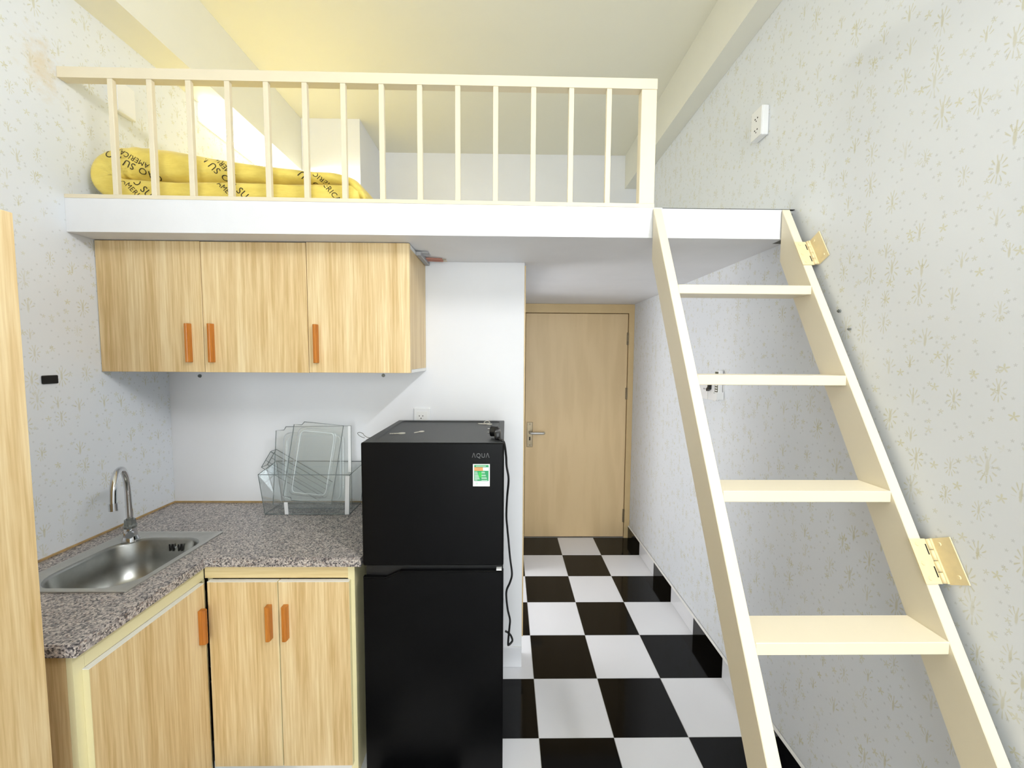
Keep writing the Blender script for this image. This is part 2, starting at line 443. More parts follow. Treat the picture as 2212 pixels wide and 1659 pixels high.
# kitchen wall corner strip, sealant lines, baseboards
struct('trim_4', B(XK + .0005, XK + .006, YK + .002, YK + .05, .15, 1.935), 'frame', 'thin tan corner strip on the kitchen wall edge', 'trim')
bm = bmesh.new(); box(bm, XL + .0005, XL + .007, .945, YK - .001, .8205, .827); box(bm, XL + .007, -.497, YK - .007, YK - .0005, .8205, .827)
struct('trim_5', bm, 'caulk', 'thin tan sealant line where the granite meets the walls', 'sealant')
bb = struct('baseboard_right', B(XR - .004, XR - .0005, YR + .3, Y0, 0, .1005), 'whitecaulk', 'black and white tile skirting along the right wall', 'baseboard')
for j in range(0, 19):
    y1, y0 = Y0 - j * T - .0008, max(Y0 - (j + 1) * T + .0008, YR + .002)
    obj('tile', B(XR - .0115, XR - .0041, y0, y1, .0008, .0985, bev=.0008), 'tile_black' if j % 2 == 0 else 'tile_white', bb)
bm = bmesh.new(); prism(bm, [(XR - .012, .099), (XR - .0042, .099), (XR - .0042, .107)], YR + .3, Y0, 'XZ'); obj('sealant_line', bm, 'whitecaulk', bb)
kb = struct('baseboard_kitchen', B(-.2, XK, YK - .003, YK - .0005, 0, .1), 'whitecaulk', 'white tile skirting on the kitchen wall beside the fridge', 'baseboard')
obj('tile', B(-.2, XK - .0005, YK - .0105, YK - .0031, .0008, .1, bev=.0008), 'tile_white', kb)

# door
dr = thing('door_1', 'flat tan wooden door with lever handle at the end of the passage', 'door', (.58, YB - .02, 0)); dr['kind'] = 'structure'
bm = bmesh.new()
prism(bm, [(.998, .0), (1.0425, .0), (1.0425, 1.9475), (XK + .001, 1.9475), (XK + .001, 1.876), (.998, 1.876)], 3.318, YB + .05, 'XZ')
obj('door_frame', bm, 'frame', dr)
obj('door_frame', B(XK + .001, .1535, 3.318, YB + .05, 0, 1.876), 'frame', dr)
obj('door_stop', B(.1535, .998, YB + .03, YB + .05, .0, 1.876), 'dark', dr)
obj('door_leaf', B(.158, .994, 3.328, 3.364, .007, 1.8715, bev=.0015), 'door', dr)
hp = obj('handle_plate', B(.1728, .2225, 3.3225, 3.328, .772, .979, bev=.003, seg=2), 'nickel', dr)
bm = bmesh.new(); tube(bm, [(.199, 3.324, .896), (.199, 3.283, .896), (.205, 3.276, .896), (.22, 3.274, .896), (.29, 3.274, .8955), (.307, 3.276, .895), (.313, 3.284, .895), (.313, 3.296, .895)], .0105, 12)
smooth_by_angle(obj('lever', bm, 'rimsteel', hp))
obj('keyhole', B(.193, .203, 3.3215, 3.3226, .828, .858), 'dark', hp)
for z in (.963, .789):
    bm = bmesh.new(); cyl(bm, (.198, 3.3226, z), (.198, 3.3212, z), .0035, n=10); obj('screw', bm, 'dark', hp)
for z0, z1 in ((1.62, 1.72), (1.172, 1.268), (.134, .246)):
    bm = bmesh.new(); cyl(bm, (.996, 3.322, z0), (.996, 3.322, z1), .006, n=10); box(bm, .985, 1.0, 3.3255, 3.328, z0, z1)
    obj('hinge', bm, 'nickel', dr)

# slot window of the loft
w1 = thing('window_1', 'bright narrow slot window under the beam beside the mattress', 'window', (XL - .05, (WY0 + WY1) / 2, WZ0)); w1['kind'] = 'structure'
bm = bmesh.new(); x0, x1 = XL - .05, XL - .012
box(bm, x0, x1, WY0, WY0 + .018, WZ0, WZ1); box(bm, x0, x1, WY1 - .018, WY1, WZ0, WZ1); box(bm, x0, x1, WY0 + .018, WY1 - .018, WZ0, WZ0 + .009); box(bm, x0, x1, WY0 + .018, WY1 - .018, WZ1 - .009, WZ1)
obj('window_frame', bm, 'alu', w1); obj('mullion', B(x0 + .005, x1 - .005, 2.5, 2.515, WZ0 + .009, WZ1 - .009), 'alu', w1)
obj('pane', B(XL - .034, XL - .03, WY0 + .018, 2.5, WZ0 + .009, WZ1 - .009), 'glass', w1)
obj('pane', B(XL - .034, XL - .03, 2.515, WY1 - .018, WZ0 + .009, WZ1 - .009), 'glass', w1)
obj('sill', B(XL - .1, XL + .004, WY0 - .012, WY1, WZ0 - .009, WZ0 - .0005), 'alu', w1)
obj('jamb', B(XL - .01, XL + .004, WY0 - .012, WY0 - .0005, WZ0, WZ1), 'alu', w1)
# balcony window behind the camera
w2 = thing('window_2', 'white framed balcony glazing behind the camera', 'window', (.22, YR - .05, 0)); w2['kind'] = 'structure'
for x in (-.55, .195, .94): obj('window_frame', B(x, x + .05, YR - .08, YR - .03, 0, 2.45), 'alu', w2)
for z in (0, 2.4): obj('window_frame', B(-.5, .94, YR - .075, YR - .035, z, z + .05), 'alu', w2)
for x0, x1 in ((-.5, .195), (.245, .94)): obj('pane', B(x0, x1, YR - .057, YR - .052, .05, 2.4), 'glass', w2)

# made-up window on the solid left wall, added to dress the passage fill
w3 = thing('added_window_3', 'made-up frosted window added behind the passage fill light', 'window', (XL + .01, 2.5, .72)); w3['kind'] = 'structure'
for y in (2.06, 2.9): obj('window_frame', B(XL + .0005, XL + .014, y, y + .04, .71, 1.79), 'alu', w3)
for z in (.71, 1.75): obj('window_frame', B(XL + .0005, XL + .014, 2.1, 2.9, z, z + .04), 'alu', w3)
obj('pane', B(XL + .0005, XL + .006, 2.1, 2.9, .75, 1.75), 'white', w3)

# tube lamp high on the right wall, above and right of the camera
lm = thing('tube_lamp', 'white batten tube lamp high on the right wall', 'lamp', (XR, .0, 2.66))
obj('batten', B(XR - .035, XR - .0005, -.62, .40, 2.655, 2.705, bev=.004), 'white', lm)
bm = bmesh.new(); cyl(bm, (XR - .062, -.56, 2.68), (XR - .062, .34, 2.68), .014, n=16); obj('tube', bm, 'tube', lm, True)
for y in (-.58, .35): obj('end_cap', B(XR - .074, XR - .035, y, y + .02, 2.668, 2.692, bev=.003), 'white', lm)

# ------------------------------------------------------------------ loft railing
rl = thing('loft_railing', 'ivory painted railing of upright bars along the loft edge', 'railing', (-.5, YF + .015, 2.06))
zb = lambda x: zt(x)
bm = bmesh.new(); prism(bm, [(XL + .001, 2.472), (.530, 2.4635), (.530, 2.499), (XL + .001, 2.508)], YF, YF + .034, 'XZ'); obj('top_rail', bm, 'rail', rl)
bm = bmesh.new(); prism(bm, [(XL + .001, zb(XL) + .0003), (.530, zb(.53) + .0003), (.530, zb(.53) + .0135), (XL + .001, zb(XL) + .0135)], YF - .001, YF + .03, 'XZ'); obj('bottom_rail', bm, 'rail', rl)
for i in range(14):
    x = -1.3833 + i * .13412
    z0 = zb(x) + .0137; z1 = 2.472 - (x - XL) / 2.09 * .0085 - .0002
    obj('baluster', B(x - .009, x + .009, YF + .001, YF + .017, z0, z1, bev=.001), 'rail', rl)
obj('end_post', B(.4745, .5295, YF + .0005, YF + .034, zb(.5) + .0137, 2.4634, bev=.0015), 'rail', rl)

# ------------------------------------------------------------------ folded mattress on the loft
path = [(-.55, 2.1105, .036), (-.8, 2.1115, .038), (-1.1, 2.1125, .039), (-1.33, 2.1145, .040), (-1.43, 2.124, .043), (-1.48, 2.155, .047), (-1.474, 2.195, .052), (-1.415, 2.222, .060),
        (-1.31, 2.2235, .066), (-1.13, 2.206, .054), (-.91, 2.190, .038), (-.76, 2.181, .029), (-.655, 2.176, .026), (-.59, 2.162, .024), (-.548, 2.125, .021), (-.528, 2.095, .015)]
pts = spline(path, 110)
MY0, MY1 = 1.552, 2.86
bm = bmesh.new(); rings = []
rnd = random.Random(7)
for i, (x, z, h) in enumerate(pts):
    a, b = pts[max(i - 1, 0)], pts[min(i + 1, len(pts) - 1)]
    d = Vector((b[0] - a[0], 0, b[1] - a[1])).normalized(); n = Vector((-d.z, 0, d.x))
    u = i / (len(pts) - 1)
    fold = math.exp(-((u - .47) / .07) ** 2)
    ring = []
    K = 28
    for k in range(K):
        th = 2 * PI * k / K
        e = .5 if u < .42 else .5 + .35 * min(1, (u - .42) / .1)
        cx, cy = math.cos(th), math.sin(th)
        q = h * math.copysign(abs(cx) ** e, cx)
        rad = .028 if u < .4 else .028 + .062 * min(1, (u - .4) / .12)
        sy = math.copysign(abs(cy) ** e, cy)
        y = (MY0 + rad * (1 + sy)) if cy < 0 else (MY1 - rad + rad * sy)
        wr = fold * .0035 * math.sin(i * 1.9 + k * .7) + .0015 * math.sin(i * .6 + k)
        ring.append(bm.verts.new(Vector((x, y, z)) + n * (q + (wr if abs(q) > h * .3 else 0)) + Vector((0, wr * .8 if cy < 0 else 0, 0))))
    rings.append(ring)
for A, Q in zip(rings, rings[1:]):
    for k in range(28): bm.faces.new((A[k], A[(k + 1) % 28], Q[(k + 1) % 28], Q[k]))
bm.faces.new(rings[0][::-1]); bm.faces.new(rings[-1])
bmesh.ops.recalc_face_normals(bm, faces=bm.faces[:])
bvh = BVHTree.FromBMesh(bm)
mt = thing('folded_mattress', 'folded yellow mattress with black lettering lying on the loft behind the railing', 'mattress', (-1.03, 2.1, 2.07))
obj('cover', bm, 'mattress', mt, True)
def print_on(txt, x, z, size, deg, zlo=0, zhi=9):
    t = text_mesh(txt, size, shear=.12, spacing=1.08)
    bmesh.ops.subdivide_edges(t, edges=[e for e in t.edges if e.calc_length() > size * .2], cuts=1)
    c, s = math.cos(math.radians(deg)), math.sin(math.radians(deg)); bad = []
    for v in t.verts:
        px, pz = x + v.co.x * c - v.co.y * s, z + v.co.x * s + v.co.y * c
        # aim from roughly where a reader would stand so the print wraps the visible side
        o = Vector((px * .9, 1.2, pz - .16)); d = (Vector((px, 1.56, pz)) - o).normalized()
        hit = bvh.ray_cast(o, d)
        if hit[0] is None or hit[0].y > 1.72 or not zlo < hit[0].z < zhi or hit[1].dot(d) > -.12 and hit[1].dot(d) < .12: bad.append(v)
        else: v.co = hit[0] - d * .0012
    bmesh.ops.delete(t, geom=bad, context='VERTS')
    # drop faces stretched across a fold
    big = [f for f in t.faces if max(e.calc_length() for e in f.edges) > size * .9]
    bmesh.ops.delete(t, geom=big, context='FACES')
    if len(t.faces): obj('printed_lettering', t, 'print', mt)
    else: t.free()
print_on('CAO SU NON', -1.325, 2.112, .036, -46, zhi=2.151); print_on('AMERICAN', -1.362, 2.108, .026, -46, zhi=2.151)
print_on('CAO SU NON', -.975, 2.112, .036, -42, zhi=2.151); print_on('AMERICAN', -1.015, 2.106, .026, -42, zhi=2.151)
print_on('AMERICAN', -.655, 2.128, .028, -48, zhi=2.151)
print_on('CAO SU NON', -1.075, 2.204, .036, 134, zlo=2.153); print_on('AMERICAN', -1.052, 2.222, .026, 134, zlo=2.153)
print_on('CAO SU NON', -1.385, 2.212, .036, 152, zlo=2.153); print_on('AMERICAN', -1.372, 2.236, .026, 152, zlo=2.153)
print_on('CAO SU NON', -.75, 2.178, .036, 138, zlo=2.153); print_on('AMERICAN', -.69, 2.17, .026, 138, zlo=2.153)

# ------------------------------------------------------------------ hanging cabinet
uc = thing('hanging_cabinet', 'light oak hanging cabinet with three doors and brown handles under the loft', 'cabinet', (-.97, 1.75, 1.449))
obj('top_panel', B(XL + .002, -.373, 1.609, YK - .001, 1.931, 1.9445), 'edge', uc)
obj('bottom_panel', B(XL + .002, -.373, 1.609, YK - .001, 1.450, 1.4625), 'edge', uc)
obj('side_panel', B(-.391, -.3735, 1.610, YK - .002, 1.463, 1.9305), 'wood', uc)
obj('side_panel', B(XL + .002, XL + .019, 1.610, YK - .002, 1.463, 1.9305), 'wood', uc)
obj('back_panel', B(XL + .02, -.392, YK - .008, YK - .002, 1.463, 1.9305), 'edge', uc)
for x0, x1, hx, z0, z1 in ((XL + .002, -1.1672, -1.218, 1.449, 1.946), (-1.1648, -.7672, -1.132, 1.4485, 1.9445), (-.7648, -.373, -.7335, 1.4495, 1.9465)):
    d = obj('door', B(x0, x1, 1.590, 1.608, z0, z1, bev=.001), 'wood', uc)
    h = bmesh.new(); prism(h, [(hx - .0085, 1.5898), (hx + .0085, 1.5898), (hx + .008, 1.574), (hx + .0045, 1.567), (hx - .0045, 1.567), (hx - .008, 1.574)], 1.487, 1.635, 'XY')
    bmesh.ops.bevel(h, geom=h.edges[:], offset=.0012, segments=1, affect='EDGES')
    obj('handle', h, 'handle', d, label='brown wooden bar handle')

# ------------------------------------------------------------------ base cabinets, worktop
CT, CB = .82, .79
def flat_door(parent, name, bmx, mat, edges):
    d = obj(name, bmx, mat, parent)
    for e in edges: obj('edge_band', e[0], e[1], d)
    return d
fc = thing('base_cabinet', 'low oak cabinet with two doors under the granite beside the fridge', 'cabinet', (-.79, 1.6, 0))
obj('side_panel', B(-.5445, -.527, 1.388, YK - .002, .001, CB - .001), 'cream', fc)
obj('side_panel', B(-1.048, -1.031, 1.4, YK - .002, .001, CB - .001), 'cream', fc)
obj('back_panel', B(-1.03, -.546, YK - .012, YK - .003, .05, CB - .001), 'cream', fc)
obj('bottom_panel', B(-1.03, -.546, 1.402, YK - .013, .05, .066), 'cream', fc)
obj('top_rail', B(-1.048, -.5505, 1.386, 1.3995, .738, CB - .001), 'woodh', fc)
obj('stile', B(-.55, -.527, 1.3835, 1.3875, .001, CB - .001), 'cream', fc)
obj('plinth', B(-1.048, -.5505, 1.392, 1.4, .001, .049), 'edge', fc)
for x0, x1, hx in ((-1.028, -.7885, -.8165), (-.7845, -.5415, -.7597)):
    d = flat_door(fc, 'door', B(x0, x1, 1.368, 1.385, .0535, .7325), 'wood', [
        (B(x0, x1, 1.368, 1.385, .7328, .7345), 'edge'), (B(x1 + .0002, x1 + .0012, 1.368, 1.385, .0535, .7345), 'cream')])
    h = bmesh.new(); prism(h, [(hx - .009, 1.3678), (hx + .009, 1.3678), (hx + .0085, 1.350), (hx + .005, 1.345), (hx - .005, 1.345), (hx - .0085, 1.350)], .531, .654, 'XY')
    bmesh.ops.bevel(h, geom=h.edges[:], offset=.0012, segments=1, affect='EDGES'); obj('handle', h, 'handle', d, label='brown wooden bar handle')
sc = thing('sink_cabinet', 'low oak sink cabinet with one wide door along the left wall', 'cabinet', (-1.3, 1.2, 0))
obj('end_panel', B(XL + .002, -1.066, .955, .972, .001, CB - .001), 'wood', sc)
obj('side_panel', B(XL + .002, -1.066, 1.395, 1.41, .001, .68), 'wood', sc)
obj('bottom_panel', B(XL + .002, -1.066, .9725, 1.394, .05, .066), 'cream', sc)
obj('stile', B(-1.0655, -1.05, .955, .982, .001, CB - .001), 'cream', sc)
obj('top_rail', B(-1.0655, -1.05, .9825, 1.384, .735, CB - .001), 'cream', sc)
obj('stile', B(-1.0655, -1.0495, 1.375, 1.385, .001, .734), 'cream', sc)
obj('plinth', B(-1.0655, -1.056, .9825, 1.374, .001, .049), 'edge', sc)
d = flat_door(sc, 'door', B(-1.0495, -1.033, .9768, 1.360, .0535, .7325), 'wood', [
    (B(-1.0495, -1.033, .9755, 1.360, .7327, .7345), 'edge'), (B(-1.0495, -1.033, .9752, .9766, .0535, .7325), 'cream')])
h = bmesh.new(); hy = 1.335
prism(h, [(-1.0328, hy - .009), (-1.0328, hy + .009), (-1.016, hy + .0085), (-1.011, hy + .005), (-1.011, hy - .005), (-1.016, hy - .0085)], .535, .655, 'XY')
bmesh.ops.bevel(h, geom=h.edges[:], offset=.0012, segments=1, affect='EDGES'); obj('handle', h, 'handle', d, label='brown wooden bar handle')

def cells(xs, ys, keep, z0, z1):
    """solid from a grid of rectangles, outer faces only"""
    bm = bmesh.new(); V = {}
    def v(i, j, z):
        k = (i, j, z)
        if k not in V: V[k] = bm.verts.new((xs[i], ys[j], z))
        return V[k]
    nx, ny = len(xs) - 1, len(ys) - 1
    on = lambda i, j: 0 <= i < nx and 0 <= j < ny and keep(i, j)
    for i in range(nx):
        for j in range(ny):
            if not on(i, j): continue
            bm.faces.new((v(i, j, z1), v(i + 1, j, z1), v(i + 1, j + 1, z1), v(i, j + 1, z1)))
            bm.faces.new((v(i, j, z0), v(i, j + 1, z0), v(i + 1, j + 1, z0), v(i + 1, j, z0)))
            for di, dj, a, b in ((-1, 0, (0, 1), (0, 0)), (1, 0, (1, 0), (1, 1)), (0, -1, (0, 0), (1, 0)), (0, 1, (1, 1), (0, 1))):
                if not on(i + di, j + dj):
                    p, q = (i + a[0], j + a[1]), (i + b[0], j + b[1])
                    bm.faces.new((v(*p, z1), v(*p, z0), v(*q, z0), v(*q, z1)))
    bmesh.ops.recalc_face_normals(bm, faces=bm.faces[:])
    return bm
SX0, SX1, SY0, SY1 = -1.478, -1.107, 1.159, 1.571
xs = [XL + .001, SX0 + .012, SX1 - .012, -1.025, -.4975]; ys = [.94, SY0 + .012, 1.362, SY1 - .012, YK - .001]
def keep(i, j):
    if i == 3: return j >= 2
    if i == 1 and j in (1, 2): return False
    return True
bm = cells(xs, ys, keep, CB, CT)
eds = [e for e in bm.edges if len(e.link_faces) == 2 and abs(e.calc_face_angle(0)) > 1 and all(v.co.z > CT - .001 for v in e.verts)
       and (all(abs(v.co.y - .94) < 1e-4 for v in e.verts) or all(abs(v.co.x + 1.025) < 1e-4 for v in e.verts) or (all(abs(v.co.y - 1.362) < 1e-4 for v in e.verts) and all(v.co.x > -1.03 for v in e.verts)))]
bmesh.ops.bevel(bm, geom=eds, offset=.004, segments=2, affect='EDGES')
tag(obj('granite_worktop', bm, 'granite'), 'speckled grey granite L-shaped worktop around the sink', 'worktop')

# sink
sk = thing('kitchen_sink', 'stainless steel drop-in sink with rounded bowl in the granite', 'sink', (-1.29, 1.365, CT))
def rrect(x0, x1, y0, y1, r, n, z, rs=None):
    rs = rs or (r, r, r, r); out = []
    for (cx, cy, a0, rr) in ((x1 - rs[0], y1 - rs[0], 0, rs[0]), (x0 + rs[1], y1 - rs[1], 90, rs[1]), (x0 + rs[2], y0 + rs[2], 180, rs[2]), (x1 - rs[3], y0 + rs[3], 270, rs[3])):
        for k in range(n + 1):
            a = math.radians(a0 + 90 * k / n); out.append((cx + rr * math.cos(a), cy + rr * math.sin(a), z))
    return out
BX0, BX1, BY0, BY1 = -1.424, -1.126, 1.176, 1.513
rsb = (.075, .10, .095, .10)
loops = [rrect(SX0, SX1, SY0, SY1, .004, 7, CT + .0006), rrect(SX0, SX1, SY0, SY1, .004, 7, CT + .004), rrect(SX0 + .005, SX1 - .005, SY0 + .005, SY1 - .005, .005, 7, CT + .0058),
         rrect(SX0 + .016, SX1 - .016, SY0 + .016, SY1 - .016, .012, 7, CT + .0055), rrect(SX0 + .02, SX1 - .02, SY0 + .015, SY1 - .02, .012, 7, CT + .0035),
         rrect(BX0 - .004, BX1 + .004, BY0 - .004, BY1 + .004, 0, 7, CT + .0035, [r + .004 for r in rsb])]
bm = bmesh.new()
def loft(bm, loops, cap=False):
    R = [[bm.verts.new(p) for p in L] for L in loops]
    for A, Q in zip(R, R[1:]):
        for k in range(len(A)): bm.faces.new((A[k], A[(k + 1) % len(A)], Q[(k + 1) % len(A)], Q[k]))
    if cap: bm.faces.new(R[-1])
    bmesh.ops.recalc_face_normals(bm, faces=bm.faces[:])
loft(bm, loops); smooth_by_angle(obj('rim', bm, 'rimsteel', sk), 30)
def bowl_loop(i, z): return rrect(BX0 + i, BX1 - i, BY0 + i, BY1 - i, 0, 7, z, [max(r - i * .5, .03) for r in rsb])
bm = bmesh.new(); loft(bm, [bowl_loop(-.004, CT + .0034), bowl_loop(0, CT + .001), bowl_loop(.003, CT - .006), bowl_loop(.012, CT - .07), bowl_loop(.022, CT - .12), bowl_loop(.04, CT - .142), bowl_loop(.075, CT - .15)], True)
bo = smooth_by_angle(obj('bowl', bm, 'steel', sk), 60)
for k, x in enumerate((-1.262, -1.250, -1.229, -1.217)):
    obj('overflow_slot', B(x - .0025, x + .0025, 1.5015, 1.5035, .778, .804), 'dark', bo)
bm = bmesh.new(); cyl(bm, (-1.2395, 1.5030, .793), (-1.2395, 1.5010, .793), .004, n=10); obj('overflow_screw', bm, 'chrome', bo)
bm = bmesh.new(); cyl(bm, (-1.275, 1.345, .6702), (-1.275, 1.345, .6735), .035, n=24); obj('drain', bm, 'chrome', bo)

# faucet
fz = CT + .0058
fx, fy = -1.393, 1.490
ft = thing('faucet', 'chrome gooseneck faucet standing at the corner of the sink', 'faucet', (fx, fy, fz))
bm = bmesh.new(); cyl(bm, (fx, fy, fz), (fx, fy, fz + .006), .027, .026); cyl(bm, (fx, fy, fz + .006), (fx, fy, fz + .018), .025, .021); cyl(bm, (fx, fy, fz + .018), (fx, fy, fz + .055), .021, .0165); cyl(bm, (fx, fy, fz + .055), (fx, fy, fz + .072), .0165, .0145)
smooth_by_angle(obj('body', bm, 'chrome', ft))
bm = bmesh.new(); cyl(bm, (fx, fy, fz + .048), (fx, fy, fz + .0795), .0192, .0165, 9); cyl(bm, (fx, fy, fz + .056), (fx, fy, fz + .064), .021, .0185, 7); obj('film_wrap', bm, 'wrap', ft)
bm = bmesh.new()
cyl(bm, (fx + .012, fy - .012, fz + .036), (fx + .028, fy - .032, fz + .036), .008); cyl(bm, (fx + .026, fy - .030, fz + .036), (fx + .036, fy - .042, fz + .037), .0135, .012, 12)
smooth_by_angle(obj('tap_knob', bm, 'chrome', ft))
ux, uy = .50, -.866
arc = []
for (s, z) in spline([(0, .078), (.0, .15), (.004, .2), (.018, .245), (.05, .278), (.09, .286), (.13, .274), (.155, .242), (.164, .208), (.166, .19)], 40): arc.append((fx + ux * s, fy + uy * s, fz + z))
bm = bmesh.new(); tube(bm, arc, .0102, 14); obj('spout', bm, 'chrome', ft, True)
e = arc[-1]; bm = bmesh.new(); cyl(bm, (e[0], e[1], e[2] + .003), (e[0], e[1], e[2] - .022), .0125, .0125, 18); smooth_by_angle(obj('aerator', bm, 'chrome', ft))

# ------------------------------------------------------------------ fridge
FX0, FX1, FY0, FY1, FZ = -.4875, -.0055, 1.354, 1.845, 1.2245
fr = thing('refrigerator', 'black two-door refrigerator with a green energy sticker', 'refrigerator', ((FX0 + FX1) / 2, 1.6, 0))
obj('body', B(FX0 + .004, FX1 - .003, 1.402, FY1, .03, FZ - .012, bev=.004), 'fridge', fr)
tp = obj('top_panel', B(FX0 + .001, FX1 - .001, 1.392, FY1 - .001, FZ - .0118, FZ - .004, bev=.002), 'fridgetop', fr)
bm = bmesh.new(); loft(bm, [rrect(FX0 + .001, FX1 - .001, 1.3925, FY1 - .001, .006, 4, FZ - .0045), rrect(FX0 + .002, FX1 - .002, 1.3935, FY1 - .002, .006, 4, FZ), rrect(FX0 + .022, FX1 - .022, 1.41, FY1 - .022, .02, 4, FZ), rrect(FX0 + .026, FX1 - .026, 1.414, FY1 - .026, .02, 4, FZ - .0042)])
obj('raised_border', bm, 'fridgetop', tp)
obj('upper_door', B(FX0, FX1, FY0, 1.391, .7975, FZ, bev=.005, seg=3), 'fridge', fr)
obj('door_top_edge', B(FX0 + .006, FX1 - .006, FY0 + .004, 1.389, FZ, FZ + .0012), 'fridgetop', fr)
obj('grip_recess', B(FX0 + .006, FX1 - .006, 1.372, 1.3915, .74, .797), 'black', fr)
bm = bmesh.new(); prism(bm, [(FX0, .045), (FX1, .045), (FX1, .7795), (-.362, .7775), (-.410, .7555), (FX0, .7575)], FY0, 1.3715, 'XZ')
bmesh.ops.bevel(bm, geom=[e for e in bm.edges if all(abs(v.co.y - FY0) < 1e-5 for v in e.verts)], offset=.004, segments=3, affect='EDGES')
obj('lower_door', bm, 'fridge', fr)
obj('lower_door_back', B(FX0 + .002, FX1 - .002, 1.372, 1.4, .045, .7395), 'fridge', fr)
obj('door_hinge', B(-.03, -.012, 1.352, 1.371, .782, .786), 'white', fr, label='pale hinge cap between the doors')
obj('plinth', B(FX0 + .02, FX1 - .02, 1.405, 1.42, .003, .0295), 'black', fr)
for x in (FX0 + .04, FX1 - .04):
    for y in (1.45, 1.8):
        bm = bmesh.new(); cyl(bm, (x, y, 0), (x, y, .0299), .015); obj('foot', bm, 'black', fr)
def stand(bm, x, y, z):      # text lying in XY -> upright, facing the room (-Y)
    for v in bm.verts: v.co = Vector((x + v.co.x, y - v.co.z, z + v.co.y))
    return bm
t = text_mesh('\u039bQU\u039b', .0215, .0006, spacing=1.12)
wx = max(v.co.x for v in t.verts) - min(v.co.x for v in t.verts)
for v in t.verts: v.co.x *= .059 / wx
obj('logo_lettering', stand(t, -.0845, FY0 - .0006, 1.1815), 'logo', fr, label='dark chrome brand lettering')
st = obj('energy_sticker', B(-.1105, -.0535, FY0 - .0008, FY0 - .0001, 1.0765, 1.153), 'white', fr, label='white and green energy label')
sy = lambda k: (FY0 - .0009 - .0002 * k, FY0 - .0008 - .0002 * (k - 1))
def prn(x0, x1, z0, z1, mat, k=1): obj('print', B(-.1105 + x0, -.1105 + x1, FY0 - .0008 - .0003 * k, FY0 - .0008, 1.0765 + z0, 1.0765 + z1), mat, st)
prn(.004, .053, .0185, .0735, 'green'); prn(.005, .034, .054, .0655, 'orange', 2); prn(.034, .052, .054, .0655, 'white', 2)
prn(.019, .031, .031, .049, 'green2', 2); prn(.010, .044, .0685, .0705, 'pale', 2)
for k, z in enumerate((.049, .046, .0425, .039, .036, .033, .030, .027, .024, .021)):
    prn(.006, .015 + (k * 37 % 9) * .001, z, z + .0014, 'pale', 3)
    if k % 3 != 2: prn(.029, .040 + (k * 23 % 11) * .001, z - .0005, z + .0009, 'pale', 3)
for k, z in enumerate((.0125, .009, .0065)): prn(.022, .044 - k * .003, z, z + .001, 'pale', 2)
prn(.009, .017, .006, .013, 'pale', 2); prn(.011, .025, .058, .062, 'caulk', 3)

# plug and cord
pc = thing('power_cord', 'black fridge power cord hanging over the fridge side with its plug on top', 'power cord', (-.02, 1.45, FZ))
bm = bmesh.new()
cyl(bm, (-.052, 1.47, FZ + .0205), (-.032, 1.462, FZ + .0205), .020, .0185, 18); cyl(bm, (-.032, 1.462, FZ + .0205), (-.026, 1.46, FZ + .0205), .0185, .013, 18)
box(bm, -.040, -.018, 1.395, 1.463, FZ + .002, FZ + .030, bev=.006, seg=2)
smooth_by_angle(obj('plug', bm, 'black', pc))
bm = bmesh.new(); cyl(bm, (-.066, 1.482, FZ + .026), (-.05, 1.475, FZ + .026), .0024); cyl(bm, (-.066, 1.470, FZ + .015), (-.05, 1.463, FZ + .015), .0024); obj('prongs', bm, 'chrome', pc)
cp = [(-.029, 1.41, FZ + .014), (-.020, 1.385, FZ + .007), (-.006, 1.38, FZ - .004), (.0012, 1.40, 1.17), (.0035, 1.45, 1.12), (.0115, 1.52, 1.05), (.0065, 1.55, .97), (.004, 1.58, .885), (.008, 1.59, .83), (.0135, 1.6, .77), (.020, 1.6, .70), (.028, 1.6, .635), (.021, 1.6, .60),
      (.007, 1.6, .565), (.006, 1.6, .53), (.012, 1.6, .48), (.021, 1.6, .44), (.0195, 1.6, .41), (.016, 1.6, .37), (.014, 1.6, .335), (.0165, 1.606, .326), (.026, 1.61, .332), (.032, 1.612, .342), (.026, 1.613, .36), (.015, 1.612, .374), (.002, 1.612, .382)]
bm = bmesh.new(); tube(bm, spline(cp, 160), .0042, 8); obj('cable', bm, 'black', pc, True)

# keys on the fridge
def key(name, label, x, y, ang, scale=1, parent=None):
    k = thing(name, label, 'key', (x, y, FZ - .0038), 'keys on the fridge top')
    c, s = math.cos(ang), math.sin(ang)
    R = lambda u, v, z: (x + (u * c - v * s) * scale, y + (u * s + v * c) * scale, FZ - .0036 + z)
    def slab2(pts, z0, z1, n, mat):
        bm = bmesh.new(); A = [bm.verts.new(R(u, v, z0)) for u, v in pts]; Q = [bm.verts.new(R(u, v, z1)) for u, v in pts]
        bm.faces.new(A[::-1]); bm.faces.new(Q)
        for i in range(len(pts)): bm.faces.new((A[i], A[(i + 1) % len(pts)], Q[(i + 1) % len(pts)], Q[i]))
        bmesh.ops.recalc_face_normals(bm, faces=bm.faces[:]); obj(n, bm, mat, k)
    slab2([(.008 + .012 * math.cos(2 * PI * i / 14) * (1.15 if i % 7 else 1), .011 * math.sin(2 * PI * i / 14)) for i in range(14)], 0, .0026, 'bow', 'keymetal')
    slab2([(-.003, -.0042), (-.003, .0042), (-.034, .0042), (-.038, .001), (-.034, -.0035), (-.031, -.001), (-.027, -.0042), (-.023, -.0012), (-.018, -.0042), (-.013, -.002)], .0003, .0022, 'blade', 'keymetal')
    return k
key('key', 'small silver key lying at the left of the fridge top', -.404, 1.538, .25)
key('key', 'short silver key in the middle of the fridge top', -.333, 1.573, .9, .8)
k3 = key('key', 'silver key on a ring near the plug on the fridge top', -.080, 1.757, -.15)
